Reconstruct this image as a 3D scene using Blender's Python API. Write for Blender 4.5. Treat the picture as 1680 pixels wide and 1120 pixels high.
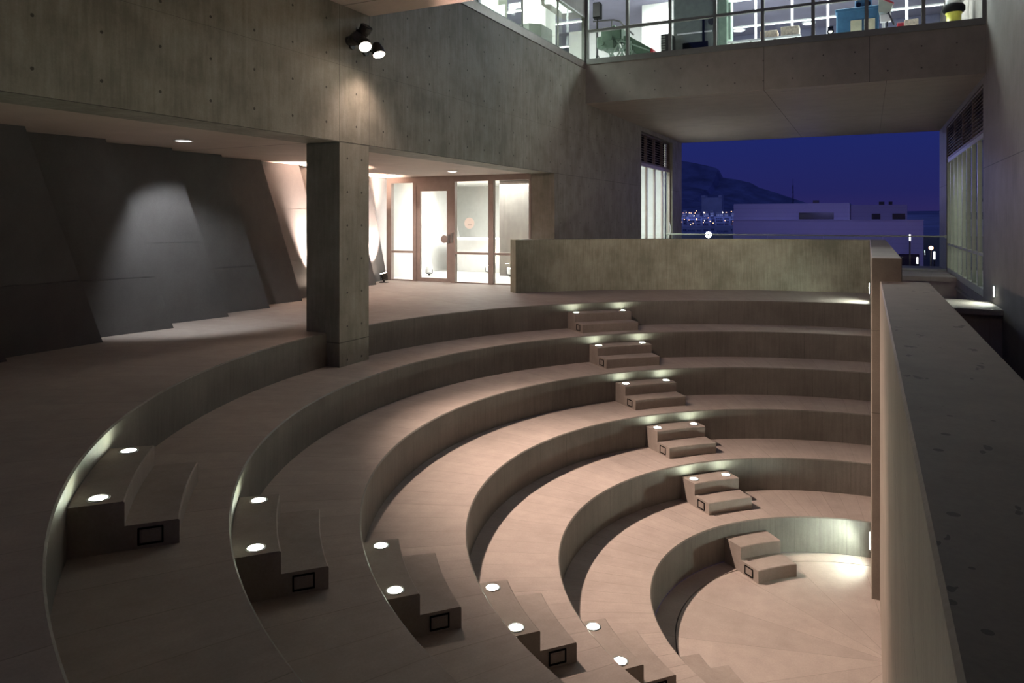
import bpy, math, random
from math import sin, cos, pi, radians as R, atan2, sqrt, acos, asin, degrees
from mathutils import Vector, Matrix

for o in list(bpy.data.objects): bpy.data.objects.remove(o)
scene = bpy.context.scene
COL = scene.collection
random.seed(7)

# ------------------------------------------------------------------ camera
EYE = 1.5386
YAW = 26.3508
cam_d = bpy.data.cameras.new('camera'); cam = bpy.data.objects.new('camera', cam_d); COL.objects.link(cam)
cam.location = (0, 0, EYE); cam.rotation_euler = (pi/2, 0, R(YAW))
cam_d.sensor_width = 36; cam_d.sensor_fit = 'HORIZONTAL'
cam_d.lens = 1179/1680*36; cam_d.shift_y = -200/1680
cam_d.clip_start = 0.02; cam_d.clip_end = 9000
scene.camera = cam

# ------------------------------------------------------------------ sky and exposure
scene.view_settings.view_transform = 'Standard'
scene.view_settings.look = 'None'
scene.view_settings.gamma = 1
scene.view_settings.use_curve_mapping = False
scene.view_settings.exposure = 0.0
w = bpy.data.worlds.new('dusk'); scene.world = w; w.use_nodes = True
nt = w.node_tree; nt.nodes.clear()
out = nt.nodes.new('ShaderNodeOutputWorld'); bg = nt.nodes.new('ShaderNodeBackground')
tc = nt.nodes.new('ShaderNodeTexCoord'); sx = nt.nodes.new('ShaderNodeSeparateXYZ'); cr = nt.nodes.new('ShaderNodeValToRGB')
nt.links.new(tc.outputs['Generated'], sx.inputs[0]); nt.links.new(sx.outputs['Z'], cr.inputs[0])
nt.links.new(cr.outputs[0], bg.inputs[0]); nt.links.new(bg.outputs[0], out.inputs[0])
e = cr.color_ramp.elements
e[0].position = 0.0; e[0].color = (.027, .020, .100, 1)
e[1].position = .13; e[1].color = (.0116, .0203, .140, 1)
for p, c in ((.035, (.0165, .0175, .108, 1)), (.5, (.022, .032, .12, 1)), (1.0, (.03, .04, .12, 1))):
    x = e.new(p); x.color = c
bg.inputs[1].default_value = 1.0

def lamp(name, kind, loc, energy, color, target=None, size=.1, spot=60, blend=.5, size_y=None, parent=None, spread=None):
    d = bpy.data.lights.new(name, kind); o = bpy.data.objects.new(name, d); COL.objects.link(o)
    o.location = loc; d.energy = energy; d.color = color
    if kind == 'SPOT': d.spot_size = R(spot); d.spot_blend = blend; d.shadow_soft_size = size
    elif kind == 'AREA':
        d.size = size
        if size_y: d.shape = 'RECTANGLE'; d.size_y = size_y
        if spread: d.spread = R(spread)
    else: d.shadow_soft_size = size
    if target is not None:
        o.rotation_euler = (Vector(target)-Vector(loc)).to_track_quat('-Z', 'Y').to_euler()
    return o
WARM = (1, .735, .60); COOL = (.93, 1, .90)
# two wall floodlights above the column, aimed at the stage and the lower tiers
lamp('floodlight_beam', 'SPOT', (-5.93, 7.70, 3.80), 3300, WARM, (-1.5, 7.9, -2.0), .05, 64, 1)
lamp('floodlight_beam', 'SPOT', (-5.93, 8.02, 3.76), 900, WARM, (2.2, 11.0, .0), .05, 140, 1)
lamp('floodlight_beam', 'SPOT', (-5.98, 8.05, 3.70), 60, WARM, (-6.30, 7.95, 1.2), .08, 115, .9)  # extra lamp without its own head, added for spill on the wall below
lamp('floodlight_beam', 'SPOT', (1.72, 8.1, 3.95), 800, (1, .80, .66), (-6.36, 18.0, 2.7), .06, 54, .9)  # added lamp on the right wall, out of view, to warm the far walls
# lobby, workshop and side rooms
lamp('lobby_lamp', 'AREA', (-9.0, 17.6, 2.5), 340, (1, .96, .92), (-9.0, 17.6, 0), 2.4)
lamp('lobby_lamp', 'AREA', (-8.2, 23.0, 4.2), 420, (.95, 1, .98), (-8.2, 23, 0), 2.2)
lamp('workshop_lamp', 'AREA', (-2, 20.5, 8.1), 1300, (.95, 1, .98), (-2, 21.5, 0), 7, size_y=3)
lamp('workshop_lamp', 'AREA', (-9.2, 15.0, 8.1), 1100, (.95, 1, .97), (-9.2, 15, 0), 3, size_y=8)
lamp('side_room_lamp', 'AREA', (3.8, 21.0, 3.3), 75, (1, 1, .93), (4.2, 21, 0), 2)
# unseen lamps added to wash the building across the street
lamp('facade_fill', 'POINT', (-4, 55, 4), 1050, (.38, .36, 1), size=.5)
lamp('facade_fill', 'POINT', (6, 52, 0), 160, (1, .4, .6), size=.5)
lamp('town_fill', 'POINT', (-150, 560, 90), 260000, (.36, .45, 1), size=10)  # added blue fill over the town, stands in for dusk light

# ------------------------------------------------------------------ helpers
def tag(o, label=None, cat=None, group=None, kind=None):
    if label: o['label'] = label
    if cat: o['category'] = cat
    if group: o['group'] = group
    if kind: o['kind'] = kind
    return o
def empty(name, loc, rz=0, label=None, cat=None, group=None):
    o = bpy.data.objects.new(name, None); COL.objects.link(o); o.location = loc; o.rotation_euler = (0, 0, rz)
    o.empty_display_size = .1
    return tag(o, label, cat, group)
class MB:
    def __init__(s): s.v = []; s.f = []; s.m = []
    def add(s, vs, fs, mi=0):
        b = len(s.v); s.v += [tuple(v) for v in vs]; s.f += [tuple(b+i for i in f) for f in fs]; s.m += [mi]*len(fs); return s
    def box(s, x0, x1, y0, y1, z0, z1, mi=0):
        return s.add([(x0,y0,z0),(x1,y0,z0),(x1,y1,z0),(x0,y1,z0),(x0,y0,z1),(x1,y0,z1),(x1,y1,z1),(x0,y1,z1)],
                     [(0,3,2,1),(4,5,6,7),(0,1,5,4),(1,2,6,5),(2,3,7,6),(3,0,4,7)], mi)
    def bbox(s, x0, x1, y0, y1, z0, z1, c=.01, mi=0):
        # box with chamfered vertical and top edges
        p = [(x0+c,y0),(x1-c,y0),(x1,y0+c),(x1,y1-c),(x1-c,y1),(x0+c,y1),(x0,y1-c),(x0,y0+c)]
        cx, cy = (x0+x1)/2, (y0+y1)/2
        def ins(q): return (q[0]+(c if q[0] < cx else -c), q[1]+(c if q[1] < cy else -c))
        vs = [(a,b,z0) for a,b in p]+[(a,b,z1-c) for a,b in p]+[(*ins(q), z1) for q in p]
        fs = [tuple(range(7,-1,-1)), tuple(range(16,24))]
        for k in (0, 8):
            for i in range(8): j = (i+1) % 8; fs.append((k+i, k+j, k+8+j, k+8+i))
        return s.add(vs, fs, mi)
    def hexa(s, b, t, mi=0):   # bottom quad, top quad (ccw from above)
        return s.add(list(b)+list(t), [(3,2,1,0),(4,5,6,7),(0,1,5,4),(1,2,6,5),(2,3,7,6),(3,0,4,7)], mi)
    def prism(s, poly, z0, z1, mi=0):
        n = len(poly)
        return s.add([(x,y,z0) for x,y in poly]+[(x,y,z1) for x,y in poly],
                     [tuple(range(n-1,-1,-1)), tuple(range(n,2*n))]+[(i,(i+1)%n,n+(i+1)%n,n+i) for i in range(n)], mi)
    def tube(s, p, q, r, n=10, r2=None, mi=0):
        p, q = Vector(p), Vector(q); d = (q-p).normalized(); r2 = r if r2 is None else r2
        a = d.orthogonal().normalized(); b = d.cross(a)
        vs = [p+(a*cos(2*pi*i/n)+b*sin(2*pi*i/n))*r for i in range(n)]+[q+(a*cos(2*pi*i/n)+b*sin(2*pi*i/n))*r2 for i in range(n)]
        return s.add(vs, [tuple(range(n-1,-1,-1)), tuple(range(n,2*n))]+[(i,(i+1)%n,n+(i+1)%n,n+i) for i in range(n)], mi)
    def beam(s, p, q, w, h=None, mi=0):
        h = h or w; p, q = Vector(p), Vector(q); d = (q-p).normalized()
        up = Vector((0,0,1)) if abs(d.z) < .9 else Vector((0,1,0))
        a = d.cross(up).normalized()*w/2; b = a.cross(d).normalized()*h/2
        c = lambda o: [o-a-b, o+a-b, o+a+b, o-a+b]
        return s.add(c(p)+c(q), [(0,1,2,3),(7,6,5,4),(0,4,5,1),(1,5,6,2),(2,6,7,3),(3,7,4,0)], mi)
    def lathe(s, prof, c=(0,0,0), n=24, mi=0):
        k = len(prof)
        vs = [(c[0]+r*cos(2*pi*i/n), c[1]+r*sin(2*pi*i/n), c[2]+z) for i in range(n) for r, z in prof]
        fs = [(i*k+j, ((i+1)%n)*k+j, ((i+1)%n)*k+j+1, i*k+j+1) for i in range(n) for j in range(k-1)]
        return s.add(vs, fs, mi)
    def path(s, pts, r, n=8, mi=0):
        for a, b in zip(pts, pts[1:]): s.tube(a, b, r, n, mi=mi)
        return s
    def build(s, name, mats, parent=None, smooth=False, offset=None):
        me = bpy.data.meshes.new(name)
        vs = s.v if offset is None else [(v[0]-offset[0], v[1]-offset[1], v[2]-offset[2]) for v in s.v]
        me.from_pydata(vs, [], s.f); me.update()
        for m in (mats if isinstance(mats, (list, tuple)) else [mats]): me.materials.append(m)
        for p, mi in zip(me.polygons, s.m): p.material_index = mi; p.use_smooth = smooth
        o = bpy.data.objects.new(name, me); COL.objects.link(o)
        if parent is not None: o.parent = parent
        if offset is not None and parent is None: o.location = offset
        return o
def struct(o): o['kind'] = 'structure'; return o
def copy_thing(o, loc, rz=None):
    c = o.copy(); COL.objects.link(c); c.location = loc
    if rz is not None: c.rotation_euler = (0, 0, rz)
    for ch in list(o.children):
        d = ch.copy(); COL.objects.link(d); d.parent = c
        for g in list(ch.children):
            h = g.copy(); COL.objects.link(h); h.parent = d
    return c

# ------------------------------------------------------------------ materials
class NB:
    def __init__(s, name):
        s.mat = bpy.data.materials.new(name); s.mat.use_nodes = True; s.t = s.mat.node_tree
        s.b = s.t.nodes['Principled BSDF']; s.out = s.t.nodes['Material Output']
    def n(s, typ, **k):
        x = s.t.nodes.new('ShaderNode'+typ)
        for a, v in k.items(): setattr(x, a, v)
        return x
    def link(s, a, b): s.t.links.new(a, b)
    def math(s, op, a, b=None, c=None):
        x = s.n('Math', operation=op)
        for i, v in enumerate((a, b, c)):
            if v is None: continue
            if hasattr(v, 'links') or hasattr(v, 'is_linked'): s.link(v, x.inputs[i])
            else: x.inputs[i].default_value = v
        return x.outputs[0]
    def mix(s, f, a, b, mode='MIX'):
        x = s.n('Mix', data_type='RGBA', blend_type=mode)
        for i, v in ((0, f), (6, a), (7, b)):
            if hasattr(v, 'is_linked'): s.link(v, x.inputs[i])
            else: x.inputs[i].default_value = v if i == 0 else (*v, 1)
        return x.outputs[2]
    def noise(s, scale, vec, detail=4, rough=.55, mapscale=None):
        if mapscale:
            m = s.n('Mapping'); m.inputs['Scale'].default_value = mapscale; s.link(vec, m.inputs[0]); vec = m.outputs[0]
        x = s.n('TexNoise'); x.inputs['Scale'].default_value = scale; x.inputs['Detail'].default_value = detail
        x.inputs['Roughness'].default_value = rough; s.link(vec, x.inputs['Vector']); return x.outputs['Fac']
    def ramp(s, v, lo, hi):
        x = s.n('MapRange'); x.inputs[1].default_value = lo; x.inputs[2].default_value = hi; x.clamp = True
        s.link(v, x.inputs[0]); return x.outputs[0]
CX, CY = .24, 7.781
def concrete(name, c1, c2, streak=(3, 3, .35), holes=None, joints=(), polar=None, rough=.62, pits=0.0, spec=.35, grain=None, amp=1.0):
    """holes = (axis, u0, du, v0, dv); joints = [(axis, value)]; polar = (step deg, offset deg)"""
    b = NB(name); tc = b.n('TexCoord'); P = tc.outputs['Object']
    big = b.noise(.55, P, 5); cl = b.noise(2.2, P, 6, .65); st = b.noise(6, P, 5, .6, streak)
    fine = b.noise(60, P, 3)
    f = b.math('ADD', b.math('MULTIPLY', big, .38), b.math('ADD', b.math('MULTIPLY', cl, .32), b.math('MULTIPLY', st, .30)))
    f = b.ramp(f, .5-.14*amp, .5+.14*amp)
    col = b.mix(f, c1, c2)
    col = b.mix(b.math('MULTIPLY', b.ramp(fine, .35, .65), .16), col, tuple(x*.55 for x in c1))
    sx = b.n('SeparateXYZ'); b.link(P, sx.inputs[0]); ax = {'x': sx.outputs[0], 'y': sx.outputs[1], 'z': sx.outputs[2]}
    mask = None
    def add(m):
        nonlocal mask
        mask = m if mask is None else b.math('MAXIMUM', mask, m)
    wob = b.noise(3, P, 2)
    for a, v, hw in joints:
        add(b.math('MULTIPLY', b.math('LESS_THAN', b.math('ABSOLUTE', b.math('SUBTRACT', ax[a], v)), hw), .75))
    if polar:
        dx = b.math('SUBTRACT', ax['x'], CX); dy = b.math('SUBTRACT', ax['y'], CY)
        an = b.math('MULTIPLY', b.math('ARCTAN2', dy, dx), 180/pi)
        t = b.math('DIVIDE', b.math('SUBTRACT', an, polar[1]), polar[0])
        fr = b.math('ABSOLUTE', b.math('SUBTRACT', b.math('FRACT', t), .5))
        rr = b.math('SQRT', b.math('ADD', b.math('MULTIPLY', dx, dx), b.math('MULTIPLY', dy, dy)))
        hw = b.math('DIVIDE', .0035*180/pi/polar[0], rr)
        ln = b.math('GREATER_THAN', b.math('ADD', fr, hw), .5)
        fade = b.ramp(wob, .30, .60)
        add(b.math('MULTIPLY', ln, b.math('ADD', .10, b.math('MULTIPLY', fade, .22))))
        # each cast panel has a slightly different tone
        wn = b.n('TexWhiteNoise', noise_dimensions='1D'); b.link(b.math('FLOOR', b.math('ADD', t, .0)), wn.inputs['W'])
        col = b.mix(b.math('MULTIPLY', wn.outputs['Value'], .16), col, tuple(x*.5 for x in c1))
        if grain:   # brushed grain that runs out from the centre
            cmb = b.n('CombineXYZ'); b.link(b.math('MULTIPLY', an, .9), cmb.inputs[0]); b.link(b.math('MULTIPLY', rr, .5), cmb.inputs[1])
            g = b.noise(1.6, cmb.outputs[0], 6, .7)
            col = b.mix(b.math('MULTIPLY', b.ramp(g, .42, .62), grain), col, tuple(x*.55 for x in c1))
    height = b.math('MULTIPLY', st, .25)
    if holes:
        a, u0, du, v0, dv = holes
        u = b.math('SUBTRACT', b.math('FRACT', b.math('ADD', b.math('DIVIDE', b.math('SUBTRACT', ax[a], u0), du), .5)), .5)
        v = b.math('SUBTRACT', b.math('FRACT', b.math('ADD', b.math('DIVIDE', b.math('SUBTRACT', ax['z'], v0), dv), .5)), .5)
        u = b.math('MULTIPLY', u, du); v = b.math('MULTIPLY', v, dv)
        d = b.math('SQRT', b.math('ADD', b.math('MULTIPLY', u, u), b.math('MULTIPLY', v, v)))
        add(b.math('MULTIPLY', b.math('LESS_THAN', b.math('ADD', d, b.math('MULTIPLY', b.math('SUBTRACT', fine, .5), .012)), .0165), .8))
    if pits:
        vo = b.n('TexVoronoi', feature='F1'); vo.inputs['Scale'].default_value = 9; b.link(P, vo.inputs['Vector'])
        pn = b.noise(9, P, 3, .5, (1, .55, 1)); zone = b.ramp(big, .38, .62)
        p = b.math('GREATER_THAN', b.math('ADD', pn, b.math('MULTIPLY', zone, .05)), .715)
        p2 = b.math('LESS_THAN', vo.outputs['Distance'], b.math('MULTIPLY', zone, .13))
        add(b.math('MULTIPLY', b.math('MAXIMUM', p, p2), .7))
    if mask is not None:
        col = b.mix(mask, col, tuple(x*.12 for x in c1))
        height = b.math('SUBTRACT', height, mask)
    b.link(col, b.b.inputs['Base Color']); b.b.inputs['Roughness'].default_value = rough
    b.b.inputs['Specular IOR Level'].default_value = spec
    bp = b.n('Bump'); bp.inputs['Strength'].default_value = .25; bp.inputs['Distance'].default_value = .01
    b.link(b.math('ADD', height, b.math('MULTIPLY', fine, .25)), bp.inputs['Height']); b.link(bp.outputs[0], b.b.inputs['Normal'])
    return b.mat
def plain(name, c, rough=.5, metal=0, spec=.5, var=.12, scale=8):
    b = NB(name); P = b.n('TexCoord').outputs['Object']
    f = b.noise(scale, P, 4)
    b.link(b.mix(b.ramp(f, .3, .7), tuple(x*(1-var) for x in c), tuple(min(1, x*(1+var)) for x in c)), b.b.inputs['Base Color'])
    b.b.inputs['Roughness'].default_value = rough; b.b.inputs['Metallic'].default_value = metal
    b.b.inputs['Specular IOR Level'].default_value = spec
    return b.mat
def emit(name, c, s):
    b = NB(name); em = b.n('Emission'); em.inputs[0].default_value = (*c, 1); em.inputs[1].default_value = s
    P = b.n('TexCoord').outputs['Object']; f = b.noise(30, P, 2)
    m = b.n('MapRange'); m.inputs[3].default_value = s*.92; m.inputs[4].default_value = s*1.08; b.link(f, m.inputs[0]); b.link(m.outputs[0], em.inputs[1])
    b.link(em.outputs[0], b.out.inputs[0]); return b.mat
def glass(name, tint=(.93, .97, .96), ior=1.5, rough=.0):
    b = NB(name); tr = b.n('BsdfTransparent'); gl = b.n('BsdfGlossy'); fr = b.n('LayerWeight'); mx = b.n('MixShader')
    P = b.n('TexCoord').outputs['Object']; f = b.noise(2, P, 2)
    b.link(b.mix(f, tint, tuple(x*.97 for x in tint)), tr.inputs[0]); gl.inputs['Roughness'].default_value = rough; fr.inputs['Blend'].default_value = .5
    gl.inputs[0].default_value = (1, 1, 1, 1)
    k = b.math('ADD', b.math('MULTIPLY', b.math('POWER', fr.outputs['Facing'], 5), .55), .03); b.link(k, mx.inputs[0]); b.link(tr.outputs[0], mx.inputs[1]); b.link(gl.outputs[0], mx.inputs[2]); b.link(mx.outputs[0], b.out.inputs[0])
    return b.mat

WALL1, WALL2 = (.20, .19, .155), (.33, .315, .27)
M = {}
M['wall_left'] = concrete('wall_concrete', WALL1, WALL2, (3, 3, .3), holes=('y', 8.59, .6165, 2.82, .4535),
    joints=[('y', 7.618, .005), ('y', 8.262, .004), ('y', 13.35, .004), ('z', 3.62, .0015), ('z', 2.59, .004)], amp=.62)
M['column'] = concrete('column_concrete', WALL1, WALL2, (3, 3, .3), holes=('y', 7.78, .31, 2.37, .457), joints=[('z', -.123, .006)], amp=.75)
M['fascia'] = concrete('fascia_concrete', (.15, .138, .118), (.225, .208, .18), (.8, .8, .5), holes=('x', -3.35, .62, 4.66, .45),
    joints=[('x', -2.1, .006), ('x', .03, .005)], amp=1.2)
M['soffit'] = concrete('soffit_concrete', (.46, .37, .32), (.58, .48, .42), (.4, .4, .4), joints=[('x', -2.1, .008), ('y', 17.35, .006), ('y', 22.5, .006), ('x', .35, .004), ('y', 7.69, .012), ('x', -6.94, .006)], amp=1.2)  # pinkish tint puts warm bounced light into the base colour
M['wall_right'] = concrete('wall_right_concrete', (.15, .132, .118), (.235, .21, .188), (2, 2, .25), joints=[('z', 2.58, .007), ('y', 12.0, .004)])
M['parapet'] = concrete('parapet_concrete', (.23, .23, .17), (.42, .415, .32), (7, 7, .35), holes=None, polar=(24, 118), amp=.62)
M['parapet_side'] = concrete('parapet_side_concrete', (.19, .165, .14), (.30, .265, .225), (1, 7, .10), joints=[('z', .30, .002), ('z', -.62, .003)])
M['parapet_top'] = concrete('parapet_top_concrete', (.095, .078, .069), (.165, .138, .122), (1.2, 1.2, 1), pits=.045, amp=1.3, rough=.7)
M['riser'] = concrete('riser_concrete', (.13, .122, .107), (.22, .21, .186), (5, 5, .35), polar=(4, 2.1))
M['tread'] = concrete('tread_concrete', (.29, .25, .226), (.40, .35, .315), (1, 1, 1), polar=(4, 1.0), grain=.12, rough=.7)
M['floor'] = concrete('floor_concrete', (.29, .25, .226), (.40, .35, .315), (1, 1, 1), polar=(4, 1.0), grain=.10, rough=.65)
M['block'] = concrete('step_concrete', (.23, .20, .178), (.33, .29, .26), (2, 2, 1), rough=.7)
M['stage'] = concrete('stage_concrete', (.29, .25, .226), (.40, .35, .315), (1, 1, 1), polar=(24, 122), rough=.7)
M['dark_panel'] = concrete('dark_panel_concrete', (.085, .082, .084), (.125, .122, .124), (1, 1, .6), rough=.55, amp=1.2)
M['white_panel'] = concrete('white_panel', (.68, .67, .66), (.80, .79, .78), (1, 1, .6), rough=.5)
M['white_wall'] = plain('white_plaster', (.80, .79, .76), .8, var=.04)
M['lobby_floor'] = plain('lobby_floor', (.74, .73, .71), .4, var=.05)
M['violet_ceiling'] = plain('workshop_ceiling', (.17, .16, .22), .7, var=.1, scale=1.5)
M['back_shade'] = plain('workshop_back_wall', (.10, .10, .16), .6, var=.1)
M['frame_dark'] = plain('window_frame_grey_green', (.125, .13, .115), .45, var=.08)
M['frame_bronze'] = plain('door_frame_bronze', (.40, .33, .30), .45, metal=.2, var=.06)
M['frame_pale'] = plain('window_frame_pale', (.38, .40, .34), .4, var=.08)
M['trim'] = plain('sill_metal', (.24, .21, .19), .4, metal=.3)
M['steel'] = plain('brushed_steel', (.55, .55, .54), .3, metal=.9)
M['white_steel'] = plain('white_painted_steel', (.82, .82, .82), .4, var=.05)
M['black'] = plain('black_plastic', (.006, .006, .006), .8, spec=.05)
M['black_metal'] = plain('dark_metal', (.045, .042, .04), .4, metal=.5)
M['cover'] = plain('outlet_cover', (.05, .06, .055), .35)
M['louvre'] = plain('louvre_metal', (.16, .12, .11), .5, var=.1)
M['glass'] = glass('clear_glass'); M['glass_green'] = glass('green_tinted_glass', (.90, .95, .91))
M['lens'] = emit('step_light_lens', (.90, 1, .78), 135)
M['lens_wall'] = emit('wall_light_lens', (.88, 1, .88), 110)
M['lens_down'] = emit('downlight_lens', (1, .97, .95), 9)
M['lens_warm'] = emit('floodlight_lens', (1, .80, .62), 60)
M['tube'] = emit('ceiling_tube', (.97, 1, 1), 6)
def backlit(name, c):
    b = NB(name); d = b.n('BsdfDiffuse'); t = b.n('BsdfTranslucent'); m = b.n('MixShader'); f = b.noise(8, b.n('TexCoord').outputs['Object'], 2)
    col = b.mix(f, tuple(x*.97 for x in c), c); b.link(col, d.inputs[0]); b.link(col, t.inputs[0]); m.inputs[0].default_value = .55
    b.link(d.outputs[0], m.inputs[1]); b.link(t.outputs[0], m.inputs[2]); b.link(m.outputs[0], b.out.inputs[0]); return b.mat
M['disc'] = backlit('door_disc', (.86, .74, .68))
M['ink'] = plain('sign_ink', (.30, .22, .2), .6)
M['green'] = plain('green_machine_paint', (.065, .105, .07), .6, spec=.2); M['pale_green'] = plain('pale_green_steel', (.20, .27, .21), .6, spec=.2)
M['grey_green'] = plain('grey_green_machine_paint', (.15, .165, .145), .5)
M['blue'] = plain('blue_machine_paint', (.07, .18, .31), .5, spec=.2); M['cream'] = plain('cream_panel', (.62, .60, .42), .5)
M['red'] = plain('red_paint', (.5, .04, .05), .4); M['yellow'] = plain('yellow_paint', (.72, .68, .10), .4)
M['card'] = plain('printed_cardboard', (.72, .60, .48), .7, var=.3, scale=22)
M['facade'] = None
def cladding(name, c):
    b = NB(name); P = b.n('TexCoord').outputs['Object']; sx = b.n('SeparateXYZ'); b.link(P, sx.inputs[0])
    f = b.math('LESS_THAN', b.math('FRACT', b.math('MULTIPLY', sx.outputs[2], 2.6)), .12)
    g = b.noise(.5, P, 3)
    col = b.mix(g, tuple(x*.9 for x in c), c); col = b.mix(b.math('MULTIPLY', f, .3), col, tuple(x*.6 for x in c))
    b.link(col, b.b.inputs['Base Color']); b.b.inputs['Roughness'].default_value = .7; return b.mat
M['facade'] = cladding('corrugated_cladding', (.66, .66, .74)); M['facade2'] = cladding('grey_cladding', (.42, .42, .50))
M['window_dark'] = plain('unlit_window', (.015, .018, .03), .2)
M['hazy_earth'] = plain('hazy_hillside', (.24, .26, .42), 1, var=.35, scale=.02)  # blue of the distant haze is put into the base colour
M['asphalt'] = plain('asphalt', (.05, .045, .05), .8, scale=.6)
M['house'] = plain('house_wall', (.62, .62, .68), .9, var=.2, scale=.05)
M['city_warm'] = emit('city_light_warm', (1, .5, .28), 5); M['city_white'] = emit('city_light_white', (1, .92, .9), 16)
M['flood'] = emit('yard_floodlight', (.95, .93, 1), 120)

# ------------------------------------------------------------------ amphitheatre
H = .45
RAD = [6.815, 5.919, 5.002, 4.092, 3.206, 2.294]
XA, XB = .035, .12          # face of the far and near parapet walls
def thA(r): return acos((XA-CX)/r)
def thB(r): return 2*pi-acos((XB-CX)/r)
def arc(r, n=72): a, b = thA(r), thB(r); return [(a+(b-a)*i/n) for i in range(n+1)]
def pt(r, t, z): return (CX+r*cos(t), CY+r*sin(t), z)
def ring_section(prof, mis, n=120):
    """prof: closed list of (radius, z); mis: material per edge"""
    mb = MB(); k = len(prof); base = []
    for i in range(n+1):
        for r, z in prof:
            a, b = thA(r), thB(r); t = a+(b-a)*i/n; base.append(pt(r, t, z))
    fs = []; ms = []
    for i in range(n):
        for j in range(k):
            jj = (j+1) % k; fs.append((i*k+j, (i+1)*k+j, (i+1)*k+jj, i*k+jj)); ms.append(mis[j])
    mb.v = base; mb.f = fs+[tuple(range(k-1,-1,-1)), tuple(n*k+j for j in range(k))]; mb.m = ms+[0, 0]
    return mb
WORD = ['top', 'second', 'third', 'fourth', 'lowest']
c = .012
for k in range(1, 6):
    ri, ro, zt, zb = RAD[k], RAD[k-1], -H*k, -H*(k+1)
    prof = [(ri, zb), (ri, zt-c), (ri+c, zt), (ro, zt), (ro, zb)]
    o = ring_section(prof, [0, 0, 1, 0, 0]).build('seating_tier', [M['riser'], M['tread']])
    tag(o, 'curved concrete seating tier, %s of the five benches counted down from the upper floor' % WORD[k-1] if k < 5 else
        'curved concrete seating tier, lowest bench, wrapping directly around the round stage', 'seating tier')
# upper floor, with the first riser
mb = MB(); n = 120; r0 = RAD[0]; X0, Y0, Y1 = -12.5, -4.0, 27.45
inn = []; outp = []
for i in range(n+1):
    a, b = thA(r0), thB(r0); t = a+(b-a)*i/n; d = (cos(t), sin(t))
    if i == 0: q = (XA, Y1)
    elif i == n: q = (XB, Y0)
    else:
        s = min([v for v in ((X0-CX)/d[0] if d[0] < 0 else 1e9, (Y1-CY)/d[1] if d[1] > 1e-9 else 1e9, (Y0-CY)/d[1] if d[1] < -1e-9 else 1e9)])
        q = (CX+s*d[0], CY+s*d[1])
    inn.append(t); outp.append(q)
def corner(q1, q2):
    return (X0, Y1) if (abs(q1[1]-Y1) < 1e-6 and abs(q2[0]-X0) < 1e-6) else (X0, Y0) if (abs(q1[0]-X0) < 1e-6 and abs(q2[1]-Y0) < 1e-6) else None
for i in range(n):
    t1, t2 = inn[i], inn[i+1]; q1, q2 = outp[i], outp[i+1]
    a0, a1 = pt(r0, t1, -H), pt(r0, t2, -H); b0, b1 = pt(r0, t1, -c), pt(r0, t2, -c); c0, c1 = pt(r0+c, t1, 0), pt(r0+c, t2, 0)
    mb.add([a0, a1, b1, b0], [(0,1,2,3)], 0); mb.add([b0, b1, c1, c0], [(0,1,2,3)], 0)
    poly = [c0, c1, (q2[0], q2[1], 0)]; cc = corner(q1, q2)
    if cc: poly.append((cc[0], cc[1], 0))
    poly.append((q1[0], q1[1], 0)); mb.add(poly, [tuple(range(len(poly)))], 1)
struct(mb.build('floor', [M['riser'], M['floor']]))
# stage
mb = MB(); N = 96
def disc(mb, r, z, z0):
    ts = arc(r, N); p = [(XB, 8.985), (XA, 8.985)]+[(CX+r*cos(t), CY+r*sin(t)) for t in ts]; mb.prism(p, z0, z)
disc(mb, 2.05, -2.70, -2.9)
rs = ring_section([(2.062, -2.9), (2.062, -2.70), (2.290, -2.70), (2.290, -2.9)], [0, 0, 0, 0], 96)
mb.add(rs.v, rs.f); 
disc(mb, 2.28, -2.78, -2.92)
st = mb.build('stage', M['stage']); tag(st, 'half-round concrete stage floor at the foot of the curved seating', 'stage')

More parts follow.
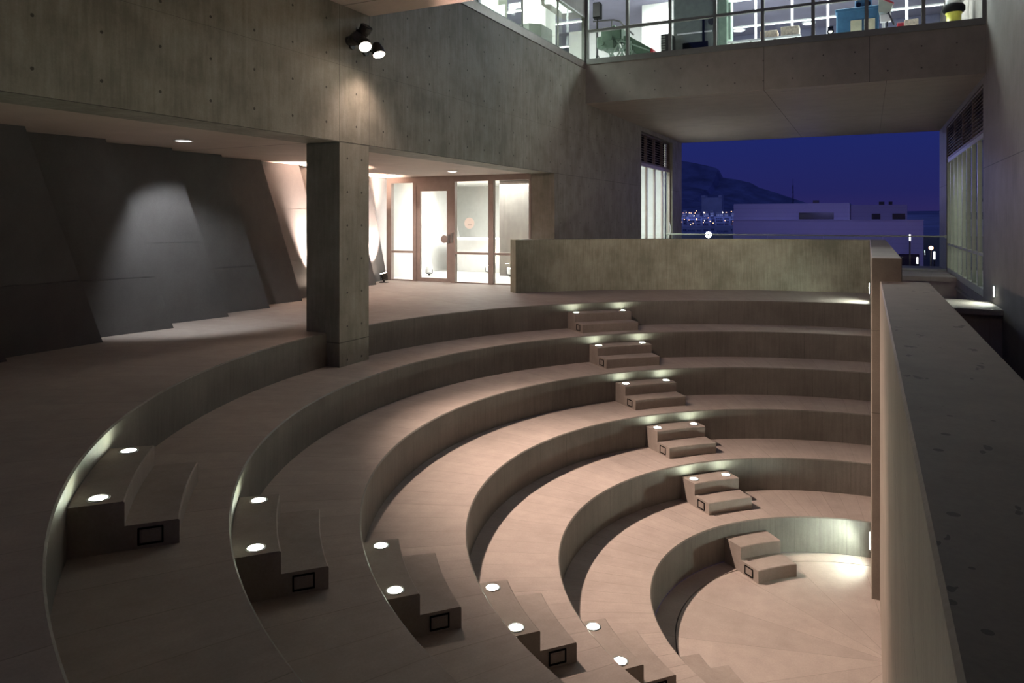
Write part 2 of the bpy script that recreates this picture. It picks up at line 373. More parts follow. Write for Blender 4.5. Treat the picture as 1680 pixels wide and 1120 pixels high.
# ------------------------------------------------------------------ step blocks
def hw(r): return .17+.06*r
def block(k, phi, side, label, lights=True):
    """k riser index, phi centre angle (deg), side: +1 / -1 the flank that carries the cable outlet"""
    r = RAD[k]; zt1, zt2, zb = -H*k-.15, -H*k-.30, -H*(k+1)
    g = 'concrete step blocks between the seating tiers'
    root = empty('step_block', pt(r-.3, R(phi), zb), 0, label, 'steps', g)
    off = Vector(root.location); NS = 8
    def row(rr, z): 
        a = asin(hw(rr)/rr); return [Vector(pt(rr, R(phi)-a+2*a*i/NS, z)) for i in range(NS+1)]
    rb = r-.002; r1 = r-.30; r2 = r-.60; e = .008
    rows = [row(rb, zb), row(rb, zt1), row(r1+e, zt1), row(r1, zt1-e), row(r1, zt2), row(r2+e, zt2), row(r2, zt2-e), row(r2, zb)]
    mb = MB(); mb.v = [tuple(v-off) for rw in rows for v in rw]; q = NS+1
    for j in range(len(rows)):
        jj = (j+1) % len(rows)
        for i in range(NS): mb.f.append((j*q+i, j*q+i+1, jj*q+i+1, jj*q+i)); mb.m.append(0)
    for i in (0, NS):
        f1 = [rows_i*q+i for rows_i in (0, 1, 2, 3, 4)]; 
        # split the flank into two convex faces: upper step column and lower step column
        mb.f.append((0*q+i, 1*q+i, 2*q+i, 3*q+i, 4*q+i, 7*q+i) if False else (0*q+i, 1*q+i, 2*q+i, 3*q+i, 4*q+i)); mb.m.append(0)
        mb.f.append((0*q+i, 4*q+i, 5*q+i, 6*q+i, 7*q+i)); mb.m.append(0)
    body = mb.build('steps', M['block'], root); body.location = (0, 0, 0)
    if lights:
        rl = r-.15; a = (hw(rl)-.10)/rl
        for s in (-1, 1):
            p = Vector(pt(rl, R(phi)+s*a, zt1))-off
            m = MB(); m.lathe([(.066, 0), (.066, .004), (.052, .007), (.050, .002)], p, 28)
            rg = m.build('recessed_light', M['steel'], root, True)
            m = MB(); m.lathe([(.0500, .002), (.046, .0055), (.0, .0070)], p, 28)
            m.build('lens', M['lens'], rg, True)
    # outlet plate on the flank of the lower step
    rr = r-.44; a = asin(hw(rr)/rr); c0 = Vector(pt(rr, R(phi)+side*a, zb+.075))
    p_in = Vector(pt(r-.32, R(phi)+side*asin(hw(r-.32)/(r-.32)), zb+.075)); p_out = Vector(pt(r-.58, R(phi)+side*asin(hw(r-.58)/(r-.58)), zb+.075))
    u = (p_out-p_in).normalized(); up = Vector((0, 0, 1)); nrm = u.cross(up)
    if nrm.dot(c0-Vector(pt(rr, R(phi), zb+.075))) < 0: nrm = -nrm
    def plate(m, w, h, t0, t1, dx=0, dz=0):
        o = c0-off
        bt = [o+u*(sx*w+dx)+up*(sz*h+dz)+nrm*tt for tt in (t0, t1) for sx, sz in ((-1,-1),(1,-1),(1,1),(-1,1))]
        m.add(bt, [(3,2,1,0),(4,5,6,7),(0,1,5,4),(1,2,6,5),(2,3,7,6),(3,0,4,7)])
    m = MB()
    for w, h, dx, dz in ((.070, .005, 0, .047), (.070, .005, 0, -.047), (.005, .048, .066, 0), (.005, .048, -.066, 0)): plate(m, w, h, -.002, .008, dx, dz)
    fr = m.build('outlet_box', M['black'], root)
    m = MB(); plate(m, .058, .040, -.001, .003); plate(m, .046, .028, .003, .006); cv = m.build('cover', M['cover'] if side < 0 else M['block'], fr)
    return root
FAR = ['upper floor edge', 'second level', 'third level', 'fourth level', 'fifth level', 'stage']
ord_ = ['topmost', 'second from the top', 'third from the top', 'fourth from the top', 'fifth from the top', 'lowest']
for k in range(6):
    block(k, 134.8+(k-2)*.2, 1, ('concrete steps with two glowing lights, %s of the far stair run' % ord_[k]) if k < 5 else
          'unlit concrete steps on the stage floor at the foot of the far stair run', k < 5)
    block(k, -135.5, -1 if False else 1, ('concrete steps with two glowing lights, %s of the near stair run' % ord_[k]) if k < 5 else
          'pale unlit steps at the bottom edge, lowest of the near stair run', k < 5)

# ------------------------------------------------------------------ parapets
o = MB().bbox(XA, .336, 8.985, 17.1, -2.9, 1.112, .008).build('parapet_wall', [M['parapet_side']])
tag(o, 'tall straight concrete parapet closing the far right side of the seating', 'wall')
mb = MB().bbox(XB, .60, -1.6, 8.985, -3.2, .856, .010)
mb.m = [1 if i == 1 else 0 for i in range(len(mb.f))]
o = mb.build('parapet_wall', [M['parapet_side'], M['parapet_top']])
tag(o, 'long lower concrete parapet with pitted top running from the right foreground', 'wall')
# curved parapet
mb = MB(); n = 60; prof = [(8.95, 0), (8.95, 1.106), (8.958, 1.114), (9.222, 1.114), (9.23, 1.106), (9.23, 0)]
for i in range(n+1):
    for r, z in prof:
        a = acos((XA-.003-CX)/r) if False else acos((XA-CX)/r); b = R(140.0); t = a+(b-a)*i/n; mb.v.append(pt(r, t, z))
k = len(prof)
for i in range(n):
    for j in range(k): mb.f.append((i*k+j, (i+1)*k+j, (i+1)*k+(j+1)%k, i*k+(j+1)%k)); mb.m.append(0)
mb.f += [tuple(range(k-1,-1,-1)), tuple(n*k+j for j in range(k))]; mb.m += [0, 0]
o = mb.build('parapet_wall', M['parapet']); tag(o, 'curved concrete parapet with streaked face behind the top row of steps', 'wall')

# ------------------------------------------------------------------ column
mb = MB().bbox(-6.94, -6.358, 7.618, 8.255, -.45, 2.583, .006)
o = mb.build('column', M['column']); tag(o, 'square concrete column with tie holes rising from the seating edge', 'column')

# ------------------------------------------------------------------ building shell
def wall_with_openings(u0, u1, z0, z1, ops, mk):
    """splits a rectangle around openings (u0,u1,z0,z1); mk(u0,u1,z0,z1) adds one box"""
    us = sorted({u0, u1, *([15.0] if u0 < 15 < u1 and z1 == 5.30 else []), *[a for op in ops for a in op[:2]]}); zs = sorted({z0, z1, *[a for op in ops for a in op[2:]]})
    for a, b in zip(us, us[1:]):
        run = None
        for c_, d in zip(zs, zs[1:]):
            inside = any(op[0]-1e-6 <= a and b <= op[1]+1e-6 and op[2]-1e-6 <= c_ and d <= op[3]+1e-6 for op in ops)
            if inside:
                if run: mk(a, b, run[0], run[1]); run = None
            else: run = (run[0], d) if run else (c_, d)
        if run: mk(a, b, run[0], run[1])
XL = -6.358
mb = MB()
wall_with_openings(-4.0, 27.4, 2.585, 5.30, [(21.95, 25.95, 2.585, 4.31)], lambda a, b, c_, d: mb.box(XL-(.58 if a < 15-1e-6 else .22), XL, a, b, c_, d))
mb.box(XL-.58, XL-.22, 15.0, 15.12, 0, 2.585)
wall_with_openings(15.0, 27.4, 0.0, 2.585, [(21.95, 25.95, 0, 2.585)], lambda a, b, c_, d: mb.box(XL-.22, XL, a, b, c_, d))
struct(mb.build('wall_left', M['wall_left']))
struct(MB().box(XL-.58, XL, -4, 17, 6.62, 8.5).build('wall_left_upper', M['wall_right']))
struct(MB().box(-12.5, XL-.58, -4, 15.0, 2.60, 2.9).build('ceiling', M['soffit']))
struct(MB().box(-12.6, -12.3, -4, 27.4, 0, 8.5).build('wall_far_left', M['white_wall']))
struct(MB().box(-11.1, -10.8, -4, 11.2, 0, 2.6).build('wall_recess', M['dark_panel']))
# bridge
mb = MB().box(XL, 2.108, 17.0, 27.4, 4.45, 5.42)
mb.m = [1 if i == 0 else 0 for i in range(6)]
struct(mb.build('wall_bridge', [M['fascia'], M['soffit']]))
struct(MB().box(XL, 2.6, -4, 8.277, 4.43, 4.95).build('ceiling_canopy', M['soffit']))
# right wall with the side window
mb = MB()
wall_with_openings(-4, 27.4, -3.2, 8.5, [(17.44, 25.1, -.06, 4.31)], lambda a, b, c_, d: mb.box(2.108, 2.45, a, b, c_, d))
struct(mb.build('wall_right', M['wall_right']))
# landing, pit and terrace beyond the parapet
mb = MB().box(.336, 2.108, 14.94, 16.62, -.13, -.035).box(.336, 2.108, 15.06, 16.5, -3.2, -.13)
o = mb.build('landing', [M['floor']]); tag(o, 'small concrete landing lit by a low wall light beside the right wall', 'landing')
mb = MB().box(.336, 2.108, 22.3, 27.4, -.02, 0).box(.336, 2.108, 22.3, 27.4, -.12, -.02).box(.336, 2.108, 22.35, 27.4, -3.2, -.12)
struct(mb.build('floor_terrace', M['floor']))
struct(MB().box(-.1, 2.108, -4, 22.35, -3.4, -3.2).build('floor_lower', M['floor']))
struct(MB().box(2.06, 2.108, 16.62, 22.3, -.30, -.24).build('trim_1', M['trim']))

# back shell of the rooms
struct(MB().box(-12.3, XL-.58, 27.1, 27.4, 0, 8.5).build('wall_back', M['white_wall']))
struct(MB().box(-12.3, XL-.58, 15.2, 27.1, 4.9, 5.3).build('ceiling_lobby_high', M['white_wall']))
struct(MB().box(-12.3, XL-.58, 15.2, 21.0, 2.62, 2.75).build('ceiling_lobby', M['white_wall']))
struct(MB().box(-12.3, XL-.58, 15.12, 27.1, 0.001, .012).build('floor_lobby', M['lobby_floor']))
struct(MB().box(-12.3, -11.0, 20.6, 20.8, 0, 2.62).box(-11.0, XL-.58, 20.6, 20.8, 0, 2.62).build('wall_lobby_back', M['white_wall']))
# workshop floor, ceiling, rear
struct(MB().box(-12.3, XL-.02, 8.3, 27.1, 5.3, 5.5).box(XL-.02, 5.0, 17.12, 27.1, 5.42, 5.5).build('floor_workshop', M['lobby_floor']))
struct(MB().box(-12.3, 5.0, 17.1, 27.4, 8.25, 8.5).box(-12.3, XL-.3, 8.0, 17.1, 8.25, 8.5).build('ceiling_workshop', M['violet_ceiling']))
struct(MB().box(XL-.58, 5.0, 27.2, 27.4, 5.5, 8.25).build('wall_workshop_back', M['back_shade']))
struct(MB().box(-12.3, XL-.5, 7.8, 8.0, 5.3, 8.5).build('wall_workshop_end', M['white_wall']))
struct(MB().box(5.0, 5.2, 17.0, 27.4, -.3, 8.5).box(2.45, 5.0, 17.0, 17.2, -.3, 4.4).box(2.45, 5.0, 17.0, 17.2, 5.5, 8.5).build('wall_side_room', M['white_wall']))
struct(MB().box(2.45, 5.0, 17.2, 27.4, -.35, -.1).build('floor_side_room', M['lobby_floor']))
struct(MB().box(2.45, 5.0, 17.2, 27.4, 4.35, 4.45).build('ceiling_side_room', M['white_wall']))

# sill trim along the left wall and its window band
struct(MB().box(XL-.10, XL+.012, 8.3, 17.0, 5.315, 5.47).build('trim_2', M['trim']))
def window(name, frame_mb, fmat, glass_mb, gmat):
    f = struct(frame_mb.build(name, fmat)); g = glass_mb.build('pane', gmat, f); return f
fm = MB(); gm = MB()
fm.box(XL-.08, XL, 8.3, 17.0, 5.47, 5.50).box(XL-.08, XL, 8.3, 17.0, 6.585, 6.62).box(XL-.08, XL, 16.93, 17.0, 5.5, 6.6)
for y in (9.6, 11.5, 13.4, 15.3): fm.box(XL-.06, XL-.02, y-.006, y+.006, 5.5, 6.585)
gm.box(XL-.055, XL-.045, 8.3, 16.93, 5.5, 6.585)
window('window_1', fm, M['frame_dark'], gm, M['glass_green'])
# big workshop window above the bridge
fm = MB(); gm = MB(); fm.box(XL, 2.108, 16.97, 17.10, 5.42, 5.555)
for i in range(9):
    x = XL+.035+i*(8.466-.07)/8; fm.box(x-.035, x+.035, 16.98, 17.08, 5.555, 8.5)
for z in (6.255, 7.30, 8.4): fm.box(XL, 2.108, 16.985, 17.075, z-.03, z+.03)
gm.box(XL, 2.108, 17.03, 17.04, 5.555, 8.4)
window('window_2', fm, M['frame_dark'], gm, M['glass'])
# right side glazing below the bridge
fm = MB(); gm = MB(); xs = (2.14, 2.20)
fm.box(2.13, 2.26, 17.44, 25.1, -.06, .10).box(*xs, 17.44, 25.1, 3.24, 3.34).box(*xs, 17.44, 25.1, .77, .83)
ym = [17.48+i*(25.06-17.48)/8 for i in range(9)]
for y in ym: fm.box(2.125, 2.21, y-.035, y+.035, .10, 3.24)
gm.box(2.165, 2.175, 17.44, 25.1, .10, 3.24)
window('window_3', fm, M['frame_pale'], gm, M['glass_green'])
# left side glazing below the bridge
fm = MB(); gm = MB()
fm.box(XL-.15, XL-.07, 21.95, 25.95, 0, .08).box(XL-.15, XL-.07, 21.95, 25.95, 3.24, 3.34)
for y in (22.0, 22.9, 23.9, 24.9, 25.9): fm.box(XL-.14, XL-.08, y-.05, y+.05, .08, 3.24)
gm.box(XL-.115, XL-.105, 21.95, 25.95, .08, 3.24)
w4 = window('window_4', fm, M['frame_bronze'], gm, M['glass'])
fm = MB(); fm.path([(XL-.03, 25.45+.0*i, 1.0+.5*i/10) if False else (XL+.02+.05*sin(pi*i/10), 25.4, .95+.5*i/10) for i in range(11)], .015)
fm.build('door_pull', M['white_steel'], w4)
def louvre(x0, x1, ya, yb, z0, z1, label):
    root = empty('louvre_panel', ((x0+x1)/2, (ya+yb)/2, z0), 0, label, 'vent'); off = Vector(root.location)
    m = MB()
    for z in (z0+.02, z1-.02): m.box(x0, x1, ya, yb, z-.02, z+.02)
    for i in range(5): y = ya+(yb-ya)*i/4; m.box(x0, x1, max(ya, y-.02), min(yb, y+.02), z0, z1)
    m.build('frame', M['louvre'], root, offset=off)
    n = 11
    for i in range(n):
        z = z0+.04+(z1-z0-.08)*(i+.5)/n; s = MB(); w = (x1-x0)*.4; xm = (x0+x1)/2; out_ = 1 if xm < 0 else -1
        s.hexa([(xm-w, ya+.02, z-.012-out_*-.018), (xm+w, ya+.02, z-.012-out_*.018), (xm+w, yb-.02, z-.012-out_*.018), (xm-w, yb-.02, z-.012+out_*.018)],
               [(xm-w, ya+.02, z+out_*.018), (xm+w, ya+.02, z-out_*.018), (xm+w, yb-.02, z-out_*.018), (xm-w, yb-.02, z+out_*.018)])
        s.build('blade', M['louvre'], root, offset=off)
louvre(2.13, 2.23, 17.46, 25.08, 3.34, 4.30, 'dark horizontal louvres above the tall window on the right wall')
louvre(XL-.2, XL-.1, 21.97, 25.93, 3.34, 4.30, 'bronze louvres above the bright glazing left of the sea-view opening'.replace('sea-view ', 'night '))
struct(MB().box(2.45, 2.6, 17.2, 25.2, 3.34, 4.31).build('wall_louvre_back', M['black']))
struct(MB().box(XL-.5, XL-.3, 21.95, 25.95, 3.34, 4.31).build('wall_louvre_back_left', M['black']))

# ------------------------------------------------------------------ leaning dark panels
def leaning(A, B, seams, label, mat, group=None, zt=2.598, th=.12, shift=.93):
    A, B = Vector((*A, 0)), Vector((*B, 0)); d = (B-A).normalized(); nrm = Vector((-d.y, d.x, 0))
    if nrm.x > 0: nrm = -nrm
    zs = [0]+seams+[zt]; m = MB()
    for z0, z1 in zip(zs, zs[1:]):
        z1_ = z1-(.006 if z1 < zt else 0)
        f = lambda P, z: P-d*shift*z/zt+Vector((0, 0, z))
        b = [f(A, z0), f(B, z0), f(B, z0)+nrm*th, f(A, z0)+nrm*th]; t = [f(A, z1_), f(B, z1_), f(B, z1_)+nrm*th, f(A, z1_)+nrm*th]
        m.hexa(b, t)
        if z1 < zt:
            g = .012; bb = [f(A, z1_)+nrm*g, f(B, z1_)+nrm*g-d*g, f(B, z1_)+nrm*th, f(A, z1_)+nrm*th]; tt = [v+Vector((0, 0, .006)) for v in bb]; m.hexa(bb, tt)
    o = m.build('leaning_panel', mat); tag(o, label, 'wall panel', group); return o
PG = 'slanted dark concrete wall panels'
leaning((-7.9, .2), (-8.0, 1.9), [1.7], 'almost black slanted wall panel at the far left edge of the picture', M['dark_panel'], PG)
leaning((-8.22, 1.5), (-8.20, 3.2), [1.1], 'very dark slanted wall panel second from the left picture edge', M['dark_panel'], PG)
leaning((-8.42, 2.9), (-8.36, 4.55), [1.5], 'very dark slanted wall panel in the left corner by the picture edge', M['dark_panel'], PG)
leaning((-8.60, 4.3), (-8.60, 5.80), [.8, 1.75], 'dark slanted panel whose lower right corner reaches furthest onto the floor at left', M['dark_panel'], PG)
leaning((-9.06, 5.5), (-8.82, 7.00), [.75, 1.75], 'dim slanted grey panel just left of the brightly lit one', M['dark_panel'], PG)
leaning((-9.34, 6.7), (-9.08, 8.215), [1.2], 'slanted grey panel carrying the bright scallop of the ceiling downlight', M['dark_panel'], PG)
leaning((-9.56, 7.9), (-9.33, 9.34), [.75, 1.75], 'slanted dark panel just right of the downlit one', M['dark_panel'], PG)
leaning((-9.80, 9.0), (-9.62, 10.455), [1.5], 'slanted dark brownish panel just left of the warm lit strip', M['dark_panel'], PG)
leaning((-9.92, 10.1), (-9.88, 11.6), [.75, 1.75], 'slanted panel glowing warm from an uplight, partly behind the column', M['dark_panel'], PG)
leaning((-10.16, 11.3), (-10.12, 12.75), [1.2], 'slanted panel hidden mostly behind the square column', M['dark_panel'], PG)
leaning((-10.42, 12.4), (-10.40, 13.78), [.9], 'slanted panel edge just right of the square column', M['dark_panel'], PG)
leaning((-10.76, 13.4), (-10.98, 15.0), [1.4], 'warmly uplit slanted panel ending at the glazed entrance', M['dark_panel'], PG)
# inside the lobby the same panels run on in white
for i in range(4):
    y = 15.3+i*1.25; x = -11.25-.0*i
    leaning((x-.19*i, y), (x-.19*i+.04, y+1.3), [1.3], ['white slanted panel just inside the entrance door', 'second white slanted panel seen through the door glass',
        'third white slanted panel behind the wide entrance pane', 'white slanted panel at the back of the lobby'][i], M['white_panel'], 'white slanted panels in the lobby')

# ------------------------------------------------------------------ entrance glazing (Y = 15)
fm = MB(); gm = MB(); Yf = 15.0
fm.box(-11.0, -6.95, Yf, Yf+.12, 2.46, 2.60)
for x0, x1 in ((-11.0, -10.86), (-10.20, -10.10), (-9.10, -8.98), (-8.06, -7.93), (-7.0, -6.95)): fm.box(x0, x1, Yf, Yf+.12, 0, 2.46)
for x0, x1 in ((-10.86, -10.20), (-8.98, -8.06), (-7.93, -7.0)):
    fm.box(x0, x1, Yf+.02, Yf+.10, .70, .755); fm.box(x0, x1, Yf+.02, Yf+.10, 0, .03)
    gm.box(x0, x1, Yf+.05, Yf+.06, .03, .70); gm.box(x0, x1, Yf+.05, Yf+.06, .755, 2.46)
window('window_5', fm, M['frame_bronze'], gm, M['glass'])
fm = MB(); fm.box(-10.10, -9.10, Yf+.01, Yf+.10, 2.36, 2.46)
for x0, x1 in ((-10.095, -9.985), (-9.215, -9.105)): fm.box(x0, x1, Yf+.015, Yf+.075, .01, 2.36)
fm.box(-9.985, -9.215, Yf+.015, Yf+.075, 2.24, 2.36).box(-9.985, -9.215, Yf+.015, Yf+.075, .01, .10)
for z in (.45, 1.15, 1.90): fm.tube((-10.10, Yf-.005, z-.06), (-10.10, Yf-.005, z+.06), .016)
dr = struct(fm.build('door_1', M['frame_bronze']))
MB().box(-9.985, -9.215, Yf+.04, Yf+.05, .10, 2.24).build('pane', M['glass'], dr)
m = MB(); m.tube((-9.27, Yf+.01, 1.06), (-9.27, Yf-.015, 1.06), .095, 28); m.build('handle_disc', M['frame_bronze'], dr)
MB().box(-9.19, -9.13, Yf-.005, Yf+.015, .96, 1.16).build('lock_plate', M['steel'], dr)
MB().box(-9.08, -9.02, Yf-.02, Yf, .98, 1.22).build('card_reader', M['steel'], dr)
m = MB(); m.tube((-8.60, Yf+.05, 1.45), (-8.60, Yf+.044, 1.45), .135, 40)
sg = m.build('door_sign', M['disc']); tag(sg, 'round beige disc sticker on the wide entrance pane', 'sign')
MB().box(-8.64, -8.53, Yf+.0425, Yf+.044, 1.405, 1.415).build('lettering_line', M['ink'], sg)
# lobby furniture
root = empty('reception_desk', (-10.4, 18.6, 0), 0, 'white angular reception desk seen through the entrance glass', 'desk'); off = Vector(root.location)
m = MB().hexa([(-11.2, 18.4, .012), (-9.3, 18.2, .012), (-9.3, 18.9, .012), (-11.2, 18.9, .012)], [(-11.2, 18.25, .95), (-9.3, 18.05, .95), (-9.3, 18.9, .95), (-11.2, 18.9, .95)])
m.build('counter_front', M['white_panel'], root, offset=off)
MB().bbox(-11.25, -9.25, 18.0, 18.92, .95, 1.0, .008).build('counter_top', M['white_panel'], root, offset=off)
o = MB().box(-9.0, -7.9, 17.4, 18.0, .012, 2.62).build('lobby_pillar', M['wall_right']); tag(o, 'pale broad pillar behind the right entrance pane', 'pillar')
def downlight(x, y, z, label, group=None, power=0, spot=110, col=(1, .97, .95), aim=None):
    root = empty('downlight', (x, y, z), 0, label, 'ceiling light', group)
    MB().lathe([(.10, 0), (.125, -.004), (.125, -.010), (.10, -.012), (.10, -.004)], n=28).build('trim_ring', M['white_steel'], root, True)
    MB().lathe([(.10, -.006), (0, -.008)], n=28).build('lens', M['lens_down'], root, True)
    if power: 
        l = lamp('downlight_beam', 'SPOT', (0, 0, -.03), power, col, aim, .08, spot, .6); l.parent = root
downlight(-8.227, 6.681, 2.60, 'bright round downlight in the soffit above the slanted grey panels', None, 230, 84, (.97, .98, 1), (-.40, .36, -1))
downlight(-8.199, 13.59, 2.60, 'round downlight in the soffit in front of the entrance panes', None, 110, 130, (1, .86, .78))
downlight(-10.03, 13.89, 2.60, 'round downlight in the soffit before the entrance side pane', None, 110, 130, (1, .82, .72))
downlight(-8.0, 16.3, 2.615, 'round downlight inside the lobby seen through the right pane')
def uplight(x, y, label, aim, power, hm='black_metal'):
    root = empty('floor_uplight', (x, y, 0), 0, label, 'floor lamp')
    MB().lathe([(0, .012), (.11, .012), (.12, 0), (0, 0)], n=24).tube((0, 0, .01), (0, 0, .06), .02).build('base', M['black_metal'], root)
    m = MB(); m.path([(-.10, 0, .18), (-.10, 0, .07), (0, 0, .05), (.10, 0, .07), (.10, 0, .18)], .010); m.build('bracket', M['black_metal'], root)
    d = Vector(aim).normalized(); c0 = Vector((0, 0, .17))
    m = MB(); m.tube(c0-d*.09, c0+d*.06, .065, 20, .095); m.build('lamp_head', M[hm], root)
    m = MB(); m.tube(c0+d*.058, c0+d*.066, .08, 20); m.build('lens', M['lens_warm'], root)
    l = lamp('uplight_beam', 'SPOT', c0+d*.10, power, (1, .74, .60), c0+d, .05, 62, .8); l.parent = root
uplight(-10.60, 14.35, 'small black floor uplight glowing beside the entrance side pane', (-.22, -.12, 1), 2600)
uplight(-9.62, 10.95, 'floor uplight behind the square column washing a slanted panel', (-.16, .06, 1), 5500)
uplight(-10.75, 16.6, 'floor uplight inside the lobby behind the door glass', (-.2, .3, 1), 300, 'white_steel')
uplight(-9.6, 17.9, 'floor uplight inside the lobby in front of the white desk', (.15, .15, 1), 60, 'white_steel')
uplight(-8.55, 17.15, 'floor uplight inside the lobby at the foot of the pale pillar', (.10, .18, 1), 60, 'white_steel')

# ------------------------------------------------------------------ floodlights on the wall
def flood(y, z, aim, head, lit, label, x=None, rz=0):
    root = empty('wall_floodlight', (XL if x is None else x, y, z), rz, label, 'floodlight', 'floodlights above the column')
    m = MB(); m.tube((0, 0, 0), (.03, 0, 0), .06, 20).path([(.03, 0, 0), (.14, 0, 0), Vector(head)], .012); m.build('arm', M['black_metal'], root)
    d = Vector(aim).normalized(); h = Vector(head)
    m = MB(); m.tube(h-d*.12, h-d*.02, .05, 22, .085).tube(h-d*.02, h+d*.05, .085, 22, .09); m.build('lamp_head', M['black_metal'], root)
    m = MB(); m.tube(h+d*.048, h+d*.056, .078, 22); m.build('lens', M['lens_warm'] if lit else M['window_dark'], root)
flood(7.795, 3.976, (1, -.3, .2), (.16, -.04, 0), False, 'unlit black floodlight head, leftmost of the cluster above the column')
flood(8.017, 4.127, (.6, -.1, .8), (.12, 0, .04), False, 'unlit floodlight head, uppermost of the cluster above the column')
flood(7.86, 3.93, (.55, -.35, -.75), (.36, -.17, -.065), True, 'glowing floodlight, left and brighter looking of the two lit above the column')
flood(8.16, 3.90, (.35, -.1, -.9), (.36, -.17, -.065), True, 'glowing floodlight, right and lower of the two lit above the column')

flood(8.1, 4.0, (.65, -.75, -.1), (.24, 0, -.02), True, 'added glowing floodlight high on the right wall, unseen beyond the right edge of the picture', 2.106, pi)  # fixture for the added, unseen right-wall lamp
# ------------------------------------------------------------------ low wall lights
def wall_light(x, y, z, nx, label):
    root = empty('wall_light', (x, y, z), 0, label, 'wall light')
    MB().box(min(0, nx*.012), max(0, nx*.012), -.055, .055, -.11, .11).build('housing', M['steel'], root)
    l = lamp('wall_light_beam', 'SPOT', (nx*.03, 0, 0), 45, (.88, 1, .85), (nx*1.0, 0, -.42), .04, 150, .6); l.parent = root
    MB().box(min(nx*.010, nx*.015), max(nx*.010, nx*.015), -.038, .038, -.09, .09).build('lens', M['lens_wall'], root)
wall_light(2.108, 15.94, .20, -1, 'small glowing white wall light low on the right wall by the landing')
wall_light(XA, 14.95, .26, -1, 'low wall light on the parapet end lighting the upper floor')
wall_light(XA, 9.75, -2.36, -1, 'low wall light on the parapet lighting the stage floor')

# ------------------------------------------------------------------ glass balustrade at the terrace edge
root = empty('balustrade', (-2.1, 25.0, 0), 0, 'frameless glass balustrade with thin steel handrail under the bridge', 'railing'); off = Vector(root.location)
MB().tube((XL+.01, 25.0, 1.03), (2.10, 25.0, 1.03), .022, 12).tube((2.06, 25.0, 1.03), (2.107, 25.0, 1.03), .05, 16).build('handrail', M['frame_pale'], root, offset=off)
for i in range(5):
    x0 = XL+.03+i*1.688; MB().box(x0, x0+1.66, 24.995, 25.007, .05, 1.02).build('glass_pane', M['glass'], root, offset=off)
MB().box(XL+.01, 2.10, 24.96, 25.04, 0, .06).build('base_rail', M['steel'], root, offset=off)

# ------------------------------------------------------------------ workshop contents (floor at 5.5)
F = 5.5
for x in (-2.74, -1.81, -.94, .87, -4.56):
    o = MB().box(x-.028, x+.028, 20.47, 20.53, F, 8.25).build('steel_post', M['white_steel'])
    tag(o, {-2.74: 'slim white post behind the long table in the upstairs workshop', -1.81: 'slim white post rising behind the printed boxes upstairs',
            -.94: 'slim white post just left of the blue machine upstairs', .87: 'slim white post right of the blue machine behind the red box',
            -4.56: 'slim white post behind the big grey-green machine upstairs'}[x], 'post', 'slim white posts in the workshop')
for y, a, b, lab in ((25.9, -4.2, -.4, 'long glowing ceiling tube seen above the table upstairs'), (25.9, .1, 2.2, 'glowing ceiling tube right of the blue machine upstairs'),
                (22.7, -3.9, 0.0, 'glowing ceiling tube at the top of the workshop window'), (22.7, -5.6, -4.5, 'short glowing ceiling tube above the grey-green machine'),
                (20.7, -10.8, -8.4, 'glowing ceiling tube behind the left upstairs window'), (22.7, -9.6, -8.5, 'middle ceiling tube behind the left upstairs window'),
                (25.8, -10.8, -9.7, 'rear ceiling tube behind the left upstairs window')):
    root = empty('ceiling_tube', ((a+b)/2, y, 8.2), 0, lab, 'ceiling light', 'linear ceiling lights in the workshop'); L = (b-a)/2
    MB().box(-L, L, -.04, .04, .01, .05).build('housing', M['white_steel'], root); MB().box(-L, L, -.03, .03, -.01, .01).build('tube', M['tube'], root)
for x, y, lab in ((-4.08, 26.3, 'round ceiling lamp left over the long table upstairs'), (-1.8, 26.4, 'round ceiling lamp above the printed boxes upstairs')):
    root = empty('round_ceiling_lamp', (x, y, 8.24), 0, lab, 'ceiling light', 'round workshop lamps')
    MB().lathe([(.22, 0), (.22, -.03), (.19, -.04)], n=24).build('rim', M['white_steel'], root); MB().lathe([(.19, -.035), (0, -.045)], n=24).build('lens', M['tube'], root)
# white partitions
o = MB().box(-6.35, -5.05, 22.0, 22.15, F, 8.25).build('partition', M['white_wall']); tag(o, 'bright white partition behind the green lattice machine', 'partition')
o = MB().box(-9.6, -6.6, 24.0, 24.15, F, 8.25).build('partition', M['white_wall']); tag(o, 'white partition deep in the room left of the green machine', 'partition')
o = MB().bbox(-8.5, -7.8, 17.8, 18.5, F, 8.25, .02).build('workshop_column', M['white_wall']); tag(o, 'broad white column behind the left upstairs window', 'column')
o = MB().bbox(-8.6, -8.1, 15.6, 16.1, F, 8.25, .02).build('workshop_column', M['frame_pale']); tag(o, 'grey column behind the left upstairs window, nearer end', 'column')
# rounded counter behind left glass
o = MB().prism([(-8.8, 16.3), (-7.6, 16.3), (-7.35, 16.5), (-7.35, 17.2), (-8.8, 17.2)], F, 6.45).build('service_counter', M['grey_green']); tag(o, 'dark counter with rounded end behind the left upstairs window', 'counter')
# loudspeaker on stand
root = empty('speaker_stand', (-6.93, 19.5, F), 0, 'thin black tripod stand in the upstairs corner', 'stand')
m = MB().tube((0, 0, .35), (0, 0, 1.78), .018)
m.build('pole', M['black'], root)
for a in (0, 2.1, 4.2): MB().tube((0, 0, .75), (.42*cos(a), .42*sin(a), .01), .012).build('leg', M['black'], root)
root = empty('loudspeaker', (-6.93, 19.5, F+1.78), .1, 'small black loudspeaker on a tripod in the upstairs corner', 'speaker')
MB().bbox(-.11, .11, -.12, .12, 0, .44, .015).build('cabinet', M['black'], root); MB().box(-.095, .095, -.128, -.119, .03, .41).build('grille', M['black_metal'], root)
